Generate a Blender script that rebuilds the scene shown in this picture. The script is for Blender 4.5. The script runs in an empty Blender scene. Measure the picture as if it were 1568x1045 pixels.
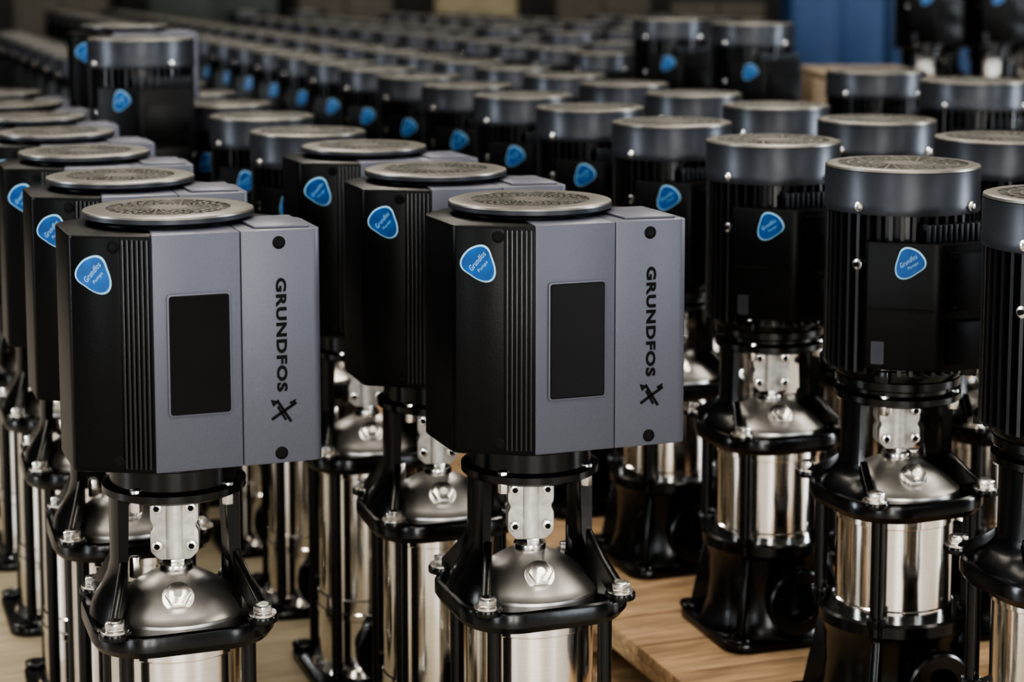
import bpy, bmesh, math, random
from math import sin, cos, pi, radians
from mathutils import Matrix, Vector
random.seed(7)
S = bpy.context.scene
ROT = radians(20)
PAL = 0.144
# ------------------------------------------------------------ materials
def mat(name, col, rough=0.5, metal=0.0, var=0.12, scale=30, bump=0.0, stretch=None, coat=0.0, spec=0.5, aniso=0.0, rvar=0.0):
    m = bpy.data.materials.new(name); m.use_nodes = True
    nt = m.node_tree; b = nt.nodes['Principled BSDF']
    b.inputs['Roughness'].default_value = rough
    b.inputs['Metallic'].default_value = metal
    b.inputs['Coat Weight'].default_value = coat
    b.inputs['Coat Roughness'].default_value = 0.15
    b.inputs['Specular IOR Level'].default_value = spec
    b.inputs['Anisotropic'].default_value = aniso
    tc = nt.nodes.new('ShaderNodeTexCoord'); mp = nt.nodes.new('ShaderNodeMapping')
    nt.links.new(tc.outputs['Object'], mp.inputs['Vector'])
    if stretch: mp.inputs['Scale'].default_value = stretch
    n = nt.nodes.new('ShaderNodeTexNoise'); n.inputs['Scale'].default_value = scale; n.inputs['Detail'].default_value = 5
    nt.links.new(mp.outputs['Vector'], n.inputs['Vector'])
    r = nt.nodes.new('ShaderNodeValToRGB')
    r.color_ramp.elements[0].position = 0.3; r.color_ramp.elements[1].position = 0.7
    r.color_ramp.elements[0].color = tuple(c*(1-var) for c in col)+(1,)
    r.color_ramp.elements[1].color = tuple(min(1, c*(1+var)) for c in col)+(1,)
    nt.links.new(n.outputs['Fac'], r.inputs['Fac'])
    nt.links.new(r.outputs['Color'], b.inputs['Base Color'])
    if rvar:
        mr = nt.nodes.new('ShaderNodeMapRange')
        mr.inputs['To Min'].default_value = max(0.02, rough-rvar); mr.inputs['To Max'].default_value = rough+rvar
        nt.links.new(n.outputs['Fac'], mr.inputs['Value']); nt.links.new(mr.outputs['Result'], b.inputs['Roughness'])
    if bump:
        bp = nt.nodes.new('ShaderNodeBump'); bp.inputs['Strength'].default_value = bump; bp.inputs['Distance'].default_value = 0.002
        nt.links.new(n.outputs['Fac'], bp.inputs['Height']); nt.links.new(bp.outputs['Normal'], b.inputs['Normal'])
    return m

BLACK = mat('cast_black_paint', (0.0035, 0.0035, 0.004), 0.22, 0, 0.2, 60, 0.12, spec=0.5)
COVER = mat('motor_cover_charcoal', (0.045, 0.048, 0.058), 0.36, 0.45, 0.12, 25)
GREY = mat('drive_cover_grey', (0.090, 0.094, 0.120), 0.42, 0.2, 0.05, 400, 0.08)
STEEL = mat('stainless_sleeve', (0.88, 0.85, 0.81), 0.13, 1.0, 0.05, 40, 0.0, (1, 1, 12), aniso=0.3, rvar=0.04)
DOME = mat('stainless_cover_plate', (0.66, 0.64, 0.61), 0.38, 1.0, 0.06, 60, 0.05)
CAST = mat('coupling_cast_metal', (0.55, 0.53, 0.49), 0.42, 0.6, 0.15, 70, 0.3)
BOLT = mat('zinc_bolt', (0.74, 0.72, 0.68), 0.25, 1.0, 0.1, 80)
TOP = mat('fan_cover_top_lit', (0.20, 0.19, 0.168), 0.36, 0.7, 0.12, 40)  # metal top; ceiling light is put into this lighter, warm colour
DARK = mat('black_and_hole_shade', (0.003, 0.003, 0.003), 0.6, 0, 0.1, 20, spec=0.2)  # black print and bezel; also painted shade inside vents and holes
SCREEN = mat('display_glass', (0.005, 0.005, 0.006), 0.2, 0, 0.1, 20, spec=0.25)
BLUE = mat('badge_blue', (0.003, 0.075, 0.27), 0.3, 0, 0.25, 60, coat=0.1)
PALE = mat('badge_pale_rim', (0.28, 0.52, 0.72), 0.35, 0, 0.08, 40)
FIN = mat('stator_fin_black', (0.008, 0.008, 0.009), 0.3, 0, 0.15, 60, spec=0.7)
BLKM = mat('drive_black_plastic', (0.003, 0.003, 0.0034), 0.36, 0, 0.15, 300, 0.1, spec=0.22)
MATS = [BLACK, COVER, GREY, STEEL, DOME, CAST, BOLT, TOP, DARK, SCREEN, BLUE, PALE, FIN, BLKM]
(iBLACK, iCOVER, iGREY, iSTEEL, iDOME, iCAST, iBOLT, iTOP, iDARK, iSCREEN, iBLUE, iPALE, iFIN, iBLKM) = range(14)
WOOD = mat('pallet_wood', (0.38, 0.25, 0.14), 0.7, 0, 0.35, 9, 0.4, (1, 9, 9))
PLY = mat('plywood', (0.30, 0.25, 0.17), 0.6, 0, 0.2, 7, 0.2, (1, 7, 7))
OLDW = mat('old_crate_wood', (0.16, 0.12, 0.08), 0.7, 0, 0.3, 9, 0.4, (1, 9, 9))
CARD = mat('cardboard', (0.10, 0.09, 0.075), 0.8, 0, 0.1, 6)

# ------------------------------------------------------------ builder
class MB:
    def __init__(s): s.bm = bmesh.new()
    def emit(s, t, mi, M=None):
        bmesh.ops.recalc_face_normals(t, faces=t.faces)
        for f in t.faces: f.material_index = mi
        if M is not None: bmesh.ops.transform(t, matrix=M, verts=t.verts)
        me = bpy.data.meshes.new('tmp'); t.to_mesh(me); t.free()
        s.bm.from_mesh(me); bpy.data.meshes.remove(me)
    def loft(s, loops, mi, M=None, bevel=0, close=False):
        t = bmesh.new(); V = [[t.verts.new(p) for p in L] for L in loops]; n = len(V[0])
        pairs = list(zip(V[:-1], V[1:])) + ([(V[-1], V[0])] if close else [])
        for a, b in pairs:
            for i in range(n):
                t.faces.new((a[i], a[(i+1) % n], b[(i+1) % n], b[i]))
        if not close:
            t.faces.new(V[0][::-1]); t.faces.new(V[-1])
        if bevel:
            t.normal_update()
            es = [e for e in t.edges if len(e.link_faces) == 2 and e.calc_face_angle(0) > radians(35)]
            bmesh.ops.bevel(t, geom=es, offset=bevel, segments=2, profile=0.5, affect='EDGES')
        s.emit(t, mi, M)
    def prism(s, poly, z0, z1, mi, M=None, bevel=0):
        s.loft([[(x, y, z0) for x, y in poly], [(x, y, z1) for x, y in poly]], mi, M, bevel)
    def box(s, x0, x1, y0, y1, z0, z1, mi, M=None, bevel=0):
        s.prism([(x0, y0), (x1, y0), (x1, y1), (x0, y1)], z0, z1, mi, M, bevel)
    def cyl(s, r, z0, z1, mi, M=None, n=24, bevel=0, c=(0, 0)):
        s.prism([(c[0]+r*cos(2*pi*i/n), c[1]+r*sin(2*pi*i/n)) for i in range(n)], z0, z1, mi, M, bevel)
    def lathe(s, prof, mi, M=None, n=48):
        t = bmesh.new(); rings = []
        for r, z in prof:
            if r < 1e-6: rings.append([t.verts.new((0, 0, z))])
            else: rings.append([t.verts.new((r*cos(2*pi*i/n), r*sin(2*pi*i/n), z)) for i in range(n)])
        for a, b in zip(rings[:-1], rings[1:]):
            for i in range(n):
                j = (i+1) % n
                if len(a) == 1 and len(b) == 1: continue
                if len(a) == 1: t.faces.new((a[0], b[i], b[j]))
                elif len(b) == 1: t.faces.new((a[i], a[j], b[0]))
                else: t.faces.new((a[i], a[j], b[j], b[i]))
        s.emit(t, mi, M)
    def ring(s, r0, r1, z0, z1, mi, n=48, M=None):
        s.lathe([(r0, z0), (r1, z0), (r1, z1), (r0, z1), (r0, z0)], mi, M, n)
    def text(s, txt, L, H, depth, mi, M, bold=0.02):
        cu = bpy.data.curves.new('t', 'FONT'); cu.body = txt; cu.size = 1; cu.extrude = 0.5; cu.offset = bold
        cu.align_x = 'LEFT'; cu.resolution_u = 3
        cu.space_character = 1.12
        ob = bpy.data.objects.new('t', cu); S.collection.objects.link(ob)
        bpy.context.view_layer.update()
        me = bpy.data.meshes.new_from_object(ob.evaluated_get(bpy.context.evaluated_depsgraph_get()))
        xs = [v.co.x for v in me.vertices]; ys = [v.co.y for v in me.vertices]
        cx, cy = (min(xs)+max(xs))/2, (min(ys)+max(ys))/2
        sx, sy = L/(max(xs)-min(xs)), H/(max(ys)-min(ys))
        t = bmesh.new(); t.from_mesh(me)
        bmesh.ops.transform(t, matrix=Matrix.Diagonal((sx, sy, depth, 1)) @ Matrix.Translation((-cx, -cy, 0)), verts=t.verts)
        bpy.data.objects.remove(ob); bpy.data.curves.remove(cu); bpy.data.meshes.remove(me)
        s.emit(t, mi, M)
    def mesh(s, name, mats=None):
        me = bpy.data.meshes.new(name); s.bm.to_mesh(me); s.bm.free()
        for m in (mats or MATS): me.materials.append(m)
        for p in me.polygons: p.use_smooth = True
        me.set_sharp_from_angle(angle=radians(32))
        return me

def rrect(w, h, r, n=6, cx=0, cy=0):
    P = []
    for (sx, sy, a0) in ((1, 1, 0), (-1, 1, 90), (-1, -1, 180), (1, -1, 270)):
        for i in range(n+1):
            a = radians(a0+90*i/n)
            P.append((cx+sx*(w/2-r)+r*cos(a), cy+sy*(h/2-r)+r*sin(a)))
    return P
def rpoly(pts, rs, n=4):
    out = []; N = len(pts)
    for i, p in enumerate(pts):
        r = rs[i] if isinstance(rs, (list, tuple)) else rs
        p = Vector(p); a = Vector(pts[i-1]); b = Vector(pts[(i+1) % N])
        if r <= 0: out.append(tuple(p)); continue
        pa = p+(a-p).normalized()*r; pb = p+(b-p).normalized()*r
        for k in range(n+1):
            t = k/n; q = pa*(1-t)**2+p*2*t*(1-t)+pb*t*t; out.append((q.x, q.y))
    return out
T = Matrix.Translation
def RZ(a): return Matrix.Rotation(radians(a), 4, 'Z')
RX90 = Matrix.Rotation(radians(90), 4, 'X')
def face(p0, p1):   # frame on a vertical face: u along p0->p1, v up, w outward
    a = math.degrees(math.atan2(p1[1]-p0[1], p1[0]-p0[0]))
    return T((p0[0], p0[1], 0)) @ RZ(a) @ RX90

def badge(b, F, u, v, size, rot):
    def shp(R):
        P = []
        for i in range(36):
            a = 2*pi*i/36
            r = R*(1+0.11*cos(3*(a-radians(rot)))+0.015*cos(6*(a-radians(rot)))+0.10*cos(2*(a-radians(rot))))
            P.append((r*cos(a)+u, r*sin(a)+v))
        return P
    b.prism(shp(size), 0, 0.0022, iPALE, F, 0.0006)
    b.prism(shp(size*0.9), 0.002, 0.003, iBLUE, F)
    sh = Matrix(((1, 0.25, 0, 0), (0, 1, 0, 0), (0, 0, 1, 0), (0, 0, 0, 1)))
    q = 50 if rot > -90 else 35
    b.text('Grundfos', size*1.25, size*0.32, 0.0006, iPALE, F @ T((u-size*0.08, v+size*0.16, 0.0032)) @ RZ(q) @ sh, -0.005)
    b.text('Pumps', size*0.75, size*0.24, 0.0006, iPALE, F @ T((u+size*0.24, v-size*0.16, 0.0032)) @ RZ(q) @ sh, -0.005)

def grille(b, r, z, rin, n=48):
    b.lathe([(rin, z-0.008), (rin, z), (r-0.006, z), (r-0.001, z-0.0015), (r, z-0.005)], iTOP, n=n)
    b.lathe([(0, z-0.007), (rin+0.001, z-0.007)], iDARK, n=n)  # black disc stands in for the shade below the grille
    for f_ in (.48, .66, .83):
        q = rin*f_
        b.ring(q, q+0.0036, z-0.0035, z-0.0005, iTOP, n=32)
    for i in range(28):
        a0 = radians(360/28*i); a1 = a0+0.5
        p0 = Vector((rin*.28*cos(a0), rin*.28*sin(a0), z-.0035)); p1 = Vector(((rin+.001)*cos(a1), (rin+.001)*sin(a1), z-.0035))
        d = (p1-p0); L = d.length; M = T(p0) @ Matrix.Rotation(math.atan2(d.y, d.x), 4, 'Z')
        b.box(0, L, -0.0017, 0.0017, 0, 0.003, iTOP, M)
    b.cyl(rin*0.31, z-0.006, z, iTOP, n=20)

def hexbolt(b, x, y, z, r, h, M=None, axisM=None):
    MM = (axisM if axisM is not None else T((x, y, z)))
    b.cyl(r*1.35, 0, 0.003, iBOLT, MM, 20)
    b.cyl(r, 0.003, 0.003+h, iBOLT, MM @ RZ(17), 6, 0.0012)
    b.cyl(r*0.62, 0.003+h, 0.0045+h, iBOLT, MM, 14)

def lower(b, zf, zb, zr, steelbase=False, slim=False):
    """base, sleeve, rods, flange (top at zf), stool columns to zb, ring zb..zr"""
    b.prism(rrect(0.26, 0.26, 0.045), 0, 0.018, iBLACK, bevel=0.004)
    for sx in (-1, 1):
        for sy in (-1, 1):
            b.cyl(0.022, 0.018, 0.026, iBLACK, T((sx*0.105, sy*0.105, 0)), 18, 0.002)
            b.cyl(0.012, 0.026, 0.0265, iDARK, T((sx*0.105, sy*0.105, 0)), 14)  # hole shade painted as a flat black disc
    if steelbase:
        b.lathe([(0, 0.018), (0.112, 0.018), (0.106, 0.03), (0.0965, 0.034), (0.0965, .122), (.0985, .124), (.0985, .136), (.0965, .138), (.0965, .15), (0, .15)], iSTEEL, n=64)
        hb = .15
    else:
        hb = .192
        b.lathe([(0, 0.018), (0.128, 0.018), (0.118, 0.032), (0.11, 0.06), (0.107, 0.10), (0.11, hb-.045), (0.118, hb-.028), (0.122, hb-.022), (0.122, hb-.004), (0.118, hb), (0, hb)], iBLACK)
        for a in (45, 135, 225, 315):
            b.loft([[(0.09, -0.007, 0.018), (0.15, -0.007, 0.018), (0.12, -0.007, hb-.03), (0.09, -0.007, hb-.03)],
                    [(0.09, 0.007, 0.018), (0.15, 0.007, 0.018), (0.12, 0.007, hb-.03), (0.09, 0.007, hb-.03)]], iBLACK, RZ(a), 0.002)
    for a in (0, 180):
        F = RZ(a) @ T((0, 0, 0.08 if steelbase else .09)) @ RX90
        b.lathe([(0.052, 0.05), (0.048, 0.11), (0.052, 0.12), (0.06, 0.123), (0.06, 0.138), (0.056, 0.141), (0.036, 0.141), (0.034, 0.138), (0.032, 0.1), (0, 0.1)], iBLACK, F, 36)
        b.lathe([(0.0, 0.102), (0.032, 0.102)], iDARK, F, 36)  # black end disc paints the shade deep in the port
    ft = 0.036
    zs = zf-ft
    b.lathe([(0.0935, hb-.004), (0.0965, hb), (0.0965, hb+.012), (0.094, hb+.014), (0.094, zs-0.018), (0.0965, zs-0.016), (0.0965, zs)], iSTEEL, n=72)
    rz0 = 0.024 if steelbase else hb-.02
    for sx in (-1, 1):
        for sy in (-1, 1):
            b.cyl(0.0105, rz0, zs+0.005, iBLACK, T((sx*0.085, sy*0.085, 0)), 14)
            if not steelbase: b.cyl(0.017, hb-.004, hb+.011, iBLACK, T((sx*0.085, sy*0.085, 0)), 6, 0.001)
    P = rrect(0.250 if slim else 0.256, 0.250 if slim else .256, 0.088 if slim else .078, 8)
    def sc(P, k): return [(x*k, y*k) for x, y in P]
    def lv(P, z): return [(x, y, z) for x, y in P]
    b.loft([lv(sc(P, .86), zs), lv(sc(P, .95), zs+0.004), lv(sc(P, 1), zs+0.014), lv(sc(P, 1), zf-0.006), lv(sc(P, .985), zf-0.002), lv(sc(P, .95), zf), lv(sc(P, .9), zf-0.003)], iBLACK)
    hd = .046 if slim else .056
    prof = [(0.104, zf-0.004), (0.103, zf+0.001)]
    for i in range(0, 11):
        q = 1-i/10*.8; prof.append((0.1*q, zf+0.002+hd*(1-q**1.6)))
    prof += [(0, zf+hd)]
    b.lathe(prof, iDOME, n=64)
    b.cyl(0.024, zf+hd-.006, zf+hd+.006, iBOLT, n=24, bevel=0.001)
    b.cyl(0.019, zf+hd+.006, zf+hd+.014, iBOLT, n=6, bevel=0.001)
    b.cyl(0.011, zf+hd, zb, iBOLT, n=16)
    Fp = RZ(-8) @ T((0, -0.064, zf+hd*.53)) @ Matrix.Rotation(radians(50), 4, 'X')
    b.cyl(0.0225, -0.008, 0.004, iBOLT, Fp, 24, 0.001)
    b.cyl(0.0185, 0.004, 0.016, iBOLT, Fp, 6, 0.0015)
    b.cyl(0.006, 0.016, 0.0175, iBOLT, Fp, 12)
    b.cyl(0.009, zf+0.03, zf+0.06, iBOLT, T((-0.05, 0.05, 0)), 6, 0.001)
    def sec(z, ri, ro, h, phi):
        n = 10; L = []
        for i in range(n+1):
            a = radians(phi-h+2*h*i/n); L.append((ro*cos(a), ro*sin(a), z))
        for i in range(n+1):
            a = radians(phi+h-2*h*i/n); L.append((ri*cos(a), ri*sin(a), z))
        return L
    fs = .62 if slim else 1.0
    hw = 18 if slim else 22
    for phi in (0, 180):
        b.loft([sec(zf-0.004, .108, .124, 40 if slim else 44, phi), sec(zf+0.018*fs, .103, .117, 34 if slim else 38, phi), sec(zf+0.036*fs, .093, .105, hw+8, phi), sec(zf+0.056*fs, .083, .096, hw+3, phi),
                sec(zf+0.075*fs, .077, .092, hw, phi), sec(zb+0.004, .074, .092, hw+1, phi)], iBLACK)
        for s_ in (-1, 1):
            a = radians(phi+s_*(hw+2))
            d = Vector((cos(a), sin(a)))
            c = Vector((0.108*(1 if phi == 0 else -1), 0.108*(s_ if phi == 0 else -s_)))
            top = d*0.085
            e = (c-top).normalized(); nrm = Vector((-e.y, e.x))*0.0065
            z0, z1 = zf-0.004, zf+0.082*fs
            q = c-e*0.006
            def tri(o):
                return [(top.x+o.x, top.y+o.y, z0), (q.x+o.x, q.y+o.y, z0), (q.x+o.x, q.y+o.y, zf+0.012*fs),
                        ((top.x+q.x)/2+o.x, (top.y+q.y)/2+o.y, zf+0.046*fs), (top.x+o.x+e.x*.004, top.y+o.y+e.y*.004, z1)]
            b.loft([tri(nrm), tri(-nrm)], iBLACK, None, 0.002)
    for sx in (-1, 1):
        for sy in (-1, 1):
            b.cyl(0.022, zf-0.004, zf+0.006, iBLACK, T((sx*0.102, sy*0.102, 0)), 20, 0.002)
            hexbolt(b, sx*0.102, sy*0.102, zf+0.006, 0.0145, 0.011)
    b.lathe([(0.06, zb), (0.094, zb), (0.101, zb+0.004), (0.101, zb+0.014), (0.09, zb+0.018), (0.09, zr-0.016), (0.1, zr-0.012), (0.1, zr), (0, zr)], iBLACK)
    for a in (45, 135, 225, 315):
        b.cyl(0.009, zb-0.012, zb+0.02, iBOLT, RZ(a) @ T((0.09, 0, 0)), 6, 0.001)
    c0, c1 = zf+hd+.014, zb-0.002; H = c1-c0
    C = RZ(-14)
    pl = rpoly([(-.034, c0+.012), (-.022, c0), (.022, c0), (.034, c0+.012), (.034, c0+H*.42), (.029, c0+H*.5), (.034, c0+H*.58), (.034, c1), (-.034, c1), (-.034, c0+H*.58), (-.029, c0+H*.5), (-.034, c0+H*.42)], 0.004, 2)
    b.prism(pl, 0.003, 0.017, iCAST, C @ RX90, 0.002)
    b.prism(pl, -0.017, -0.003, iCAST, C @ RX90, 0.002)
    b.cyl(0.021, c0+0.002, c1, iCAST, n=20)
    for sx in (-1, 1):
        for zz in (c0+H*0.22, c0+H*0.78):
            M = C @ RX90 @ T((sx*0.024, zz, 0.017))
            b.cyl(0.0078, 0, 0.008, iBOLT, M, 18, 0.001)
            b.cyl(0.0045, 0.008, 0.0084, iDARK, M, 6)  # socket recess shown by a black disc, its shade painted
            M2 = C @ RX90 @ T((sx*0.024, zz, -0.022))
            b.cyl(0.0078, 0, 0.006, iBOLT, M2, 18)

def drive_pump(name, ext=0.0):
    b = MB(); lower(b, 0.32+ext, 0.49+ext, 0.55+ext, True)
    E = T((0, 0, ext))
    z0, z1 = 0.553, 0.874
    L = (-.151, -.103); C = (-.05, -.155); G = (.178, -.157)
    b.lathe([(0, .55), (.1, .55), (.108, .56), (.108, .862), (0, .862)], iBLKM, E)
    P = []
    for i in range(60):
        a0 = 2*pi*i/60
        for da, r in ((0, .109), (.03, .109), (.04, .118), (.065, .118)):
            P.append((r*cos(a0+da), r*sin(a0+da)))
    b.prism(P, .57, .855, iBLKM, E)
    b.prism(rpoly([C, (-.03, -.1), (.150, -.1), (.165, -.015), (.11, .075), (-.10, .085), (-.154, .03), L][::-1], [.012, .02, .02, .02, .02, .01, 0.002, 0.001]), z0, z1-0.001, iBLKM, E, 0.003)
    b.prism(rpoly([C, (.0675, -.1565), (.0675, -.02), (-.035, -.02)], [0.002, 0, 0, 0.01]), z0+0.001, z1, iGREY, E, 0.0016)
    b.prism(rpoly([(.0683, -.1565), G, (.178, -.02), (.0683, -.02)], [0, .014, .03, 0], 6), z0+0.001, z1, iGREY, E, 0.0016)
    b.prism([(.09, -.135), (.165, -.145), (.165, -.03), (.085, -.03)], z1-0.001, z1+0.004, iGREY, E, 0.003)
    b.lathe([(.1, .86), (.1, .876)], iBLKM, E)
    b.lathe([(.09, .880), (.112, .878), (.1185, .882), (.1185, .888)], iCOVER, E, 64)
    t = MB(); grille(t, .1185, .892, .086, 64)
    me = bpy.data.meshes.new('q'); t.bm.to_mesh(me); t.bm.free()
    me.transform(E); b.bm.from_mesh(me); bpy.data.meshes.remove(me)
    F = E @ face((0, -.1562), (1, -.1562))
    b.prism(rrect(.086, .166, .005, 4, .011, .712), -0.003, 0.0022, iGREY, F, 0.0009)
    b.prism(rrect(.0805, .1605, .004, 4, .011, .712), 0.0, 0.0027, iDARK, F, 0.0003)
    b.prism(rrect(.077, .157, .003, 4, .011, .712), 0.0, 0.0031, iSCREEN, F)
    b.text('GRUNDFOS', .156, .0145, .0008, iDARK, F @ T((.122, .731, .0012)) @ RZ(-90), 0.035)
    for a, ll in ((52, .040), (-38, .036)):
        b.box(-ll/2, ll/2, -.0018, .0018, 0, .0016, iDARK, F @ T((.124, .626, 0)) @ RZ(a-20))
    b.prism([(.106, .6425), (.117, .6395), (.109, .633)], 0, .0016, iDARK, F)
    b.prism([(.141, .6415), (.136, .631), (.1315, .6375)], 0, .0016, iDARK, F)
    b.box(-.018, .004, -.0016, .0016, 0, .0016, iDARK, F @ T((.1245, .617, 0)) @ RZ(-60))
    def screw(F, u, v):
        b.cyl(.0088, -0.002, .0014, iDARK, F @ T((u, v, 0)), 20, 0.0004)  # shade of the screw recess, painted as a black disc
        b.cyl(.0055, .0014, .0022, iBLKM, F @ T((u, v, 0)), 6)
    screw(F, .12, .857); screw(F, .12, .568)
    K = E @ face(L, C)
    screw(K, .062, .858); screw(K, .064, .568)
    for i in range(6):
        u = .0735+i*.0066
        b.box(u, u+.0034, .560, .868, 0, .0046, iFIN, K, 0.0010)
    b.box(.0035, .0705, .558, .8695, 0, .0012, iBLKM, K, 0.0008)
    badge(b, K @ T((0, 0, .0012)), .036, .821, .0245, -52)
    return b.mesh(name)

def motor_pump(name, ext=0.0, R=.122, mh=0.0, steel=False):
    b = MB(); lower(b, 0.392+ext, 0.535+ext, 0.575+ext, steel, True)
    E = T((0, 0, ext))
    zt = .915+mh
    k = R/.122
    b.lathe([(0, .57), (.095, .57), (.104*k, .585), (.104*k, .595), (.098*k, .597), (.098*k, zt-.066), (0, zt-.066)], iBLACK, E)
    P = []
    NF = 42
    for i in range(NF):
        a0 = 2*pi*i/NF
        for da, r in ((0, .100*k), (.075, .100*k), (.085, .1195*k), (.135, .1195*k)):
            P.append((r*cos(a0+da), r*sin(a0+da)))
    b.prism(P, .592, zt-.072, iFIN, E)
    for i in range(4):
        M = E @ RZ(45+90*i)
        b.box(.095, .127*k, -.012, .012, .58, .60, iBLACK, M, .003)
        b.cyl(.006, .60, .612, iBOLT, M @ T((.115*k, 0, 0)), 6)
    b.lathe([(R-.004, zt-.069), (R, zt-.072), (R+.001, zt-.068), (R+.001, zt-.056), (R, zt-.054), (R, zt-.006)], iCOVER, E, 64)
    b.lathe([(.1*k, zt-.064), (R-.003, zt-.064)], iDARK, E, 40)
    t = MB(); grille(t, R, zt, R*.84, 64)
    me = bpy.data.meshes.new('q'); t.bm.to_mesh(me); t.bm.free()
    me.transform(E); b.bm.from_mesh(me); bpy.data.meshes.remove(me)
    for i in range(4):
        M = E @ RZ(25+90*i) @ T((R, 0, zt-.06)) @ Matrix.Rotation(radians(90), 4, 'Y')
        b.cyl(.008, 0, .004, iBOLT, M, 12, .001)
        b.cyl(.005, .004, .009, iBOLT, M, 6, .001)
    A = (-.118, -.082); B_ = (-.028, -.152); C_ = (.10, -.155)
    zt2 = .805+mh*.8
    b.prism(rpoly([A, B_, C_, (.105, -.06), (-.10, -.05)], [.006, .012, .012, .01, .01]), .605, zt2, iBLKM, E, 0.004)
    F = E @ face(A, B_)
    b.prism(rrect(.1, .004, .001, 2, .057, .70), 0, .002, iDARK, F)
    b.prism(rrect(.02, .036, .002, 2, .022, .632), 0, .0015, iCOVER, F)
    F2 = E @ face(B_, C_)
    b.prism(rrect(.108, .095, .006, 4, .068, .745), 0, .006, iBLKM, F2, .002)
    b.prism(rrect(.108, .07, .006, 4, .068, .65), 0, .008, iBLKM, F2, .002)
    for u in (.022, .114):
        for v in (.708, .785): b.cyl(.004, .006, .0085, iBLKM, F2 @ T((u, v, 0)), 10)
    badge(b, F, .068, zt2-.031, .0235, -125)
    for i in range(14):
        b.box(-.035+i*.010, -.0305+i*.010, -.128, -.10, zt2-.002, zt2+.026, iCOVER, E, .001)
    b.box(-.04, .105, -.122, -.09, zt2-.002, zt2+.018, iDARK, E)
    for x in (-.05, .05):
        M = E @ T((.10, x*.4-.1, .66)) @ Matrix.Rotation(radians(90), 4, 'Y')
        b.cyl(.014, 0, .016, iBLACK, M, 6, .001)
    M = E @ RZ(205) @ T((.118*k, 0, .765)) @ Matrix.Rotation(radians(90), 4, 'Y')
    b.cyl(.009, -.01, .008, iBOLT, M, 10, .001); b.cyl(.004, .008, .013, iDARK, M, 8)
    return b.mesh(name)

COL = S.collection
def put(name, me, loc, rot=ROT):
    ob = bpy.data.objects.new(name, me); ob.location = loc; ob.rotation_euler = (0, 0, rot); COL.objects.link(ob); return ob
def uv(u, v): return (u*cos(ROT)-v*sin(ROT), u*sin(ROT)+v*cos(ROT))

PZ = .012   # plywood sheet thickness
DRV = drive_pump('drive_pump_mesh', PAL-PZ); DRVT = drive_pump('drive_pump_tall_mesh', 0.18+PAL-PZ)
MOT = motor_pump('motor_pump_mesh'); MOTL = motor_pump('motor_pump_low_mesh', PAL-0.03-PZ, steel=True)
MOTB = motor_pump('motor_pump_big_mesh', 0.0, .138, .03); MOTT = motor_pump('motor_pump_tall_mesh', 0.11, .13, .03)
MOTTL = motor_pump('motor_pump_tall_floor_mesh', 0.11+PAL-PZ, .13, .03)
MOTX = motor_pump('motor_pump_xtall_mesh', 0.30+PAL, .13, .03)
N = 'vertical_multistage_pump'
def pump(me, x, y, z=PAL, jit=True):
    put(N, me, (x, y, z), ROT+(radians(random.uniform(-2.5, 2.5)) if jit else 0))
for k in range(0, 7): pump(DRV, -.479-.153*k, 2.62+.42*k, PZ, jit=k > 0)
for k in range(0, 3): pump(DRV, .026-.153*k, 2.717+.425*k, PZ, jit=k > 0)
for k in range(3, 19): pump(MOTL, .026-.152*k, 2.717+.42*k, PZ)
pump(MOTTL, -.915, 4.68, PZ); pump(DRVT, -1.06, 5.2, PZ)
for k in range(0, 29): pump(MOT, .772-.149*k, 2.585+.42*k)
for k in range(-1, 27): pump(MOT, .905-.150*k, 3.49+.42*k)
pump(MOTB, 1.17, 4.79); pump(MOTB, 1.01, 5.25)
pump(MOTT, .755, 5.98); pump(MOTT, .545, 6.53)
for u, v0 in ((2.738, 6.55), (3.15, 6.1), (3.85, 7.6), (4.27, 7.6), (4.97, 9.6), (5.39, 9.6)):
    v = v0
    while v < 13.0 and not (u > 4.5 and v > 12):
        x, y = uv(u, v)
        if x/y < 0.135: pump(MOT if random.random() > .12 else MOTB, x, y)
        v += .446
for (x, y) in ((1.80, 8.3), (2.11, 8.35), (2.42, 8.4), (2.73, 8.45), (1.95, 8.8), (2.27, 8.85), (2.6, 8.9), (2.92, 9.0), (2.1, 9.3), (2.5, 9.4)):
    pump(MOTX, x, y, 0)

# ------------------------------------------------------------ pallets
def pallet_mesh(W, L):
    b = MB(); n = int(L/.135); w = L/n
    for i in range(n):
        y0 = -L/2+i*w
        b.box(-W/2, W/2, y0+.003, y0+w-.003, .122, .144, 0, None, .0015)
    for x in (-W/2+.05, 0, W/2-.05):
        b.box(x-.05, x+.05, -L/2+.002, L/2-.002, .100, .122, 0, None, .001)
        b.box(x-.05, x+.05, -L/2+.002, L/2-.002, 0, .022, 0, None, .001)
        for y in (-L/2+.075, 0, L/2-.075):
            b.box(x-.05, x+.05, y-.07, y+.07, .022, .100, 0, None, .001)
    return b.mesh('pallet_mesh', [WOOD])
PR = pallet_mesh(.90, 1.335)
for i in range(9):
    x, y = uv(1.80, 2.82+1.3385*i); put('wooden_pallet', PR, (x, y, 0))
for i in range(7):
    x, y = uv(2.93, 4.25+1.3385*i); put('wooden_pallet', PR, (x, y, 0))
for uu, v0, n in ((4.06, 8.2, 4), (5.18, 10.2, 2)):
    for i in range(n):
        x, y = uv(uu, v0+1.3385*i); put('wooden_pallet', PR, (x, y, 0))
b = MB(); b.box(-.56, .56, -.61, .61, 0, PZ, 0, None, .002); PLM = b.mesh('plywood_sheet_mesh', [PLY])
for i in range(8):
    x, y = uv(.70, 2.75+1.225*i); put('plywood_sheet', PLM, (x, y, 0))

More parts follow.
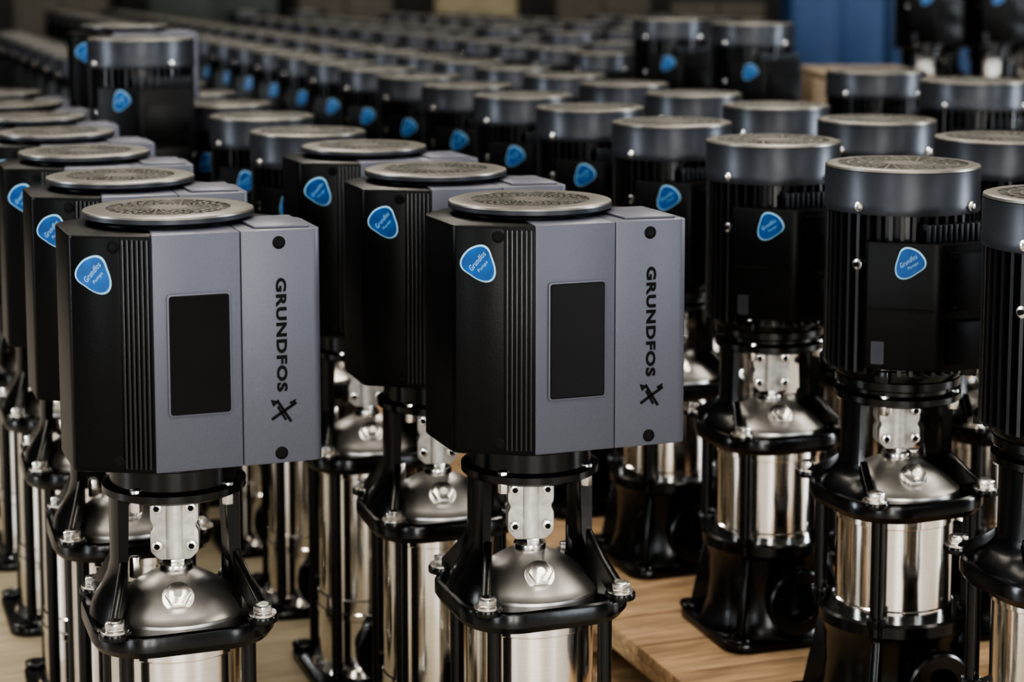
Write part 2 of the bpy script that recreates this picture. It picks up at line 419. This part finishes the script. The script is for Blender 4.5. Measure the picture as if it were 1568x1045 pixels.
# ------------------------------------------------------------ background
def crate(name, W, D, H, loc, m, rot=0.0, slats=5):
    b = MB()
    b.box(-W/2+.02, W/2-.02, -D/2+.02, D/2-.02, .02, H-.02, 0)
    hs = H/slats
    for i in range(slats):
        b.box(-W/2, W/2, -D/2, D/2, i*hs+.004, (i+1)*hs-.004, 0, None, .004)
    for sx in (-1, 1):
        for sy in (-1, 1):
            b.box(sx*W/2-.04, sx*W/2+.04, sy*(D/2)-.02, sy*(D/2)+.02, 0, H, 0, None, .004)
    n = max(4, int(W/.12)); w = W/n
    for i in range(n): b.box(-W/2+i*w+.005, -W/2+(i+1)*w-.005, -D/2-.02, D/2+.02, H, H+.02, 0, None, .003)
    put(name, b.mesh(name+'_mesh', [m]), loc, rot)
crate('wooden_crate', .42, .7, .96, (1.36, 7.35, 0), OLDW, .0)
BLUEB = mat('bin_blue_plastic', (.012, .045, .13), .5, 0, .1, 8)
GREEN = mat('machine_green', (.04, .05, .045), .5, 0, .1, 8)
YEL = mat('machine_yellow', (.25, .21, .12), .5, 0, .1, 8)
def cabinet(name, W, D, H, loc, m):
    b = MB()
    b.box(-W/2, W/2, -D/2, D/2, .1, H, 0, None, .02)
    for i in range(2):
        b.box(-W/2+.03+i*W/2, -.02+i*W/2, -D/2-.015, -D/2, .16, H-.06, 0, None, .006)
    for sx in (-1, 1):
        for sy in (-1, 1): b.box(sx*(W/2-.06)-.04, sx*(W/2-.06)+.04, sy*(D/2-.06)-.04, sy*(D/2-.06)+.04, 0, .1, 0)
    put(name, b.mesh(name+'_mesh', [m]), loc, 0)
cabinet('blue_storage_cabinet', .62, .5, 1.5, (2.12, 12.6, 0), BLUEB)
cabinet('blue_storage_cabinet', .62, .5, 1.3, (2.76, 12.7, 0), BLUEB)
cabinet('green_machine_cabinet', 1.1, .6, 1.8, (-2.5, 16.2, 0), GREEN)
cabinet('yellow_machine_cabinet', .7, .6, 1.25, (-.3, 16.2, 0), YEL)
random.seed(3)
def carton_stack(loc, W, H, n):
    b = MB(); h = H/n
    for i in range(n):
        dx = random.uniform(-.02, .02)
        for s_ in (-1, 1):
            b.box(dx+(0 if s_ > 0 else -W/2)+.005, dx+(W/2 if s_ > 0 else 0)-.005, -.3, .3, i*h+.003, (i+1)*h, 0, None, .006)
            b.box(dx+s_*W/4-.03, dx+s_*W/4+.03, -.302, .302, (i+1)*h-.12, (i+1)*h+.002, 0)
    put('carton_stack', b.mesh('carton_stack_mesh', [CARD]), loc, random.uniform(-.1, .1))
for x, h in ((-3.8, 1.2), (-1.4, 1.15), (.75, 1.3), (1.75, 1.1), (3.6, 1.4), (4.7, 1.2)):
    carton_stack((x, 16.3, 0), .8, h, 3)

FLOOR = mat('concrete_floor', (.38, .35, .31), .45, 0, .12, 2.5, .1)
WALL = mat('warehouse_wall', (.05, .05, .05), .8, 0, .08, 2)
def slab(name, x0, x1, y0, y1, z0, z1, m):
    b = MB(); b.box(x0, x1, y0, y1, z0, z1, 0); put(name, b.mesh(name+'_mesh', [m]), (0, 0, 0), 0)
slab('floor', -9, 9, -6, 18, -.1, 0, FLOOR)
slab('wall_back', -9, 9, 18, 18.2, 0, 7, WALL)
slab('wall_left', -9.2, -9, -6, 18.2, 0, 7, WALL)
slab('wall_right', 9, 9.2, -6, 18.2, 0, 7, WALL)

# ------------------------------------------------------------ lights
def area(name, loc, target, sx, sy, e, col):
    l = bpy.data.lights.new(name, 'AREA'); l.shape = 'RECTANGLE'; l.size = sx; l.size_y = sy; l.energy = e; l.color = col
    o = bpy.data.objects.new(name, l); o.location = loc
    d = Vector(target)-Vector(loc); o.rotation_euler = d.to_track_quat('-Z', 'Y').to_euler(); COL.objects.link(o)
WARM = (1, .93, .82); COOL = (.88, .94, 1)
for i, x in enumerate((-4.2, -1.4, 1.4, 4.2)):
    area('ceiling_lamp', (x, 3.5, 5.2), (x, 3.501, 0), .3, 17, 310, WARM)
area('streak_light', (-8.6, 1.5, 2.4), (0, 4, 1), .8, 4, 270, COOL)  # added strip light on the left, for bright streaks on steel
area('streak_light', (8.6, 3.5, 2.4), (0, 4, 1), 1.0, 4, 390, COOL)  # strip for the right-hand window that gives covers their cool edges
area('streak_light', (-3.8, -5, 2.0), (0, 3, .6), .6, 4, 100, COOL)  # added strip behind the camera, far left, for reflections in steel
area('streak_light', (.4, -5, 2.0), (0, 3, .6), .4, 4, 130, (1, .98, .94))  # narrow strip added behind the camera so sleeves show a streak
area('streak_light', (1.9, -5, 2.0), (0, 3, .6), .4, 4, 130, (1, .98, .95))  # second narrow strip, added to split the sleeve highlight
area('streak_light', (7.4, -5, 2.2), (0, 3, .6), 1.2, 4, 170, COOL)  # wide strip added at the back right to show in reflections
w = bpy.data.worlds.new('w'); S.world = w; w.use_nodes = True
w.node_tree.nodes['Background'].inputs[0].default_value = (.93, .96, 1, 1)
w.node_tree.nodes['Background'].inputs[1].default_value = .04

# ------------------------------------------------------------ camera
cam = bpy.data.cameras.new('camera'); co = bpy.data.objects.new('camera', cam); COL.objects.link(co)
co.location = (0, 0, PAL+1.22); co.rotation_euler = (radians(90-6.617), 0, 0)
cam.sensor_width = 36; cam.lens = 36*2900/1568; cam.shift_y = -.148
cam.clip_end = 100
cam.dof.use_dof = True; cam.dof.focus_distance = 2.65; cam.dof.aperture_fstop = 3.5
S.camera = co
S.view_settings.view_transform = 'AgX'
S.view_settings.look = 'AgX - High Contrast'
S.view_settings.exposure = 0.12
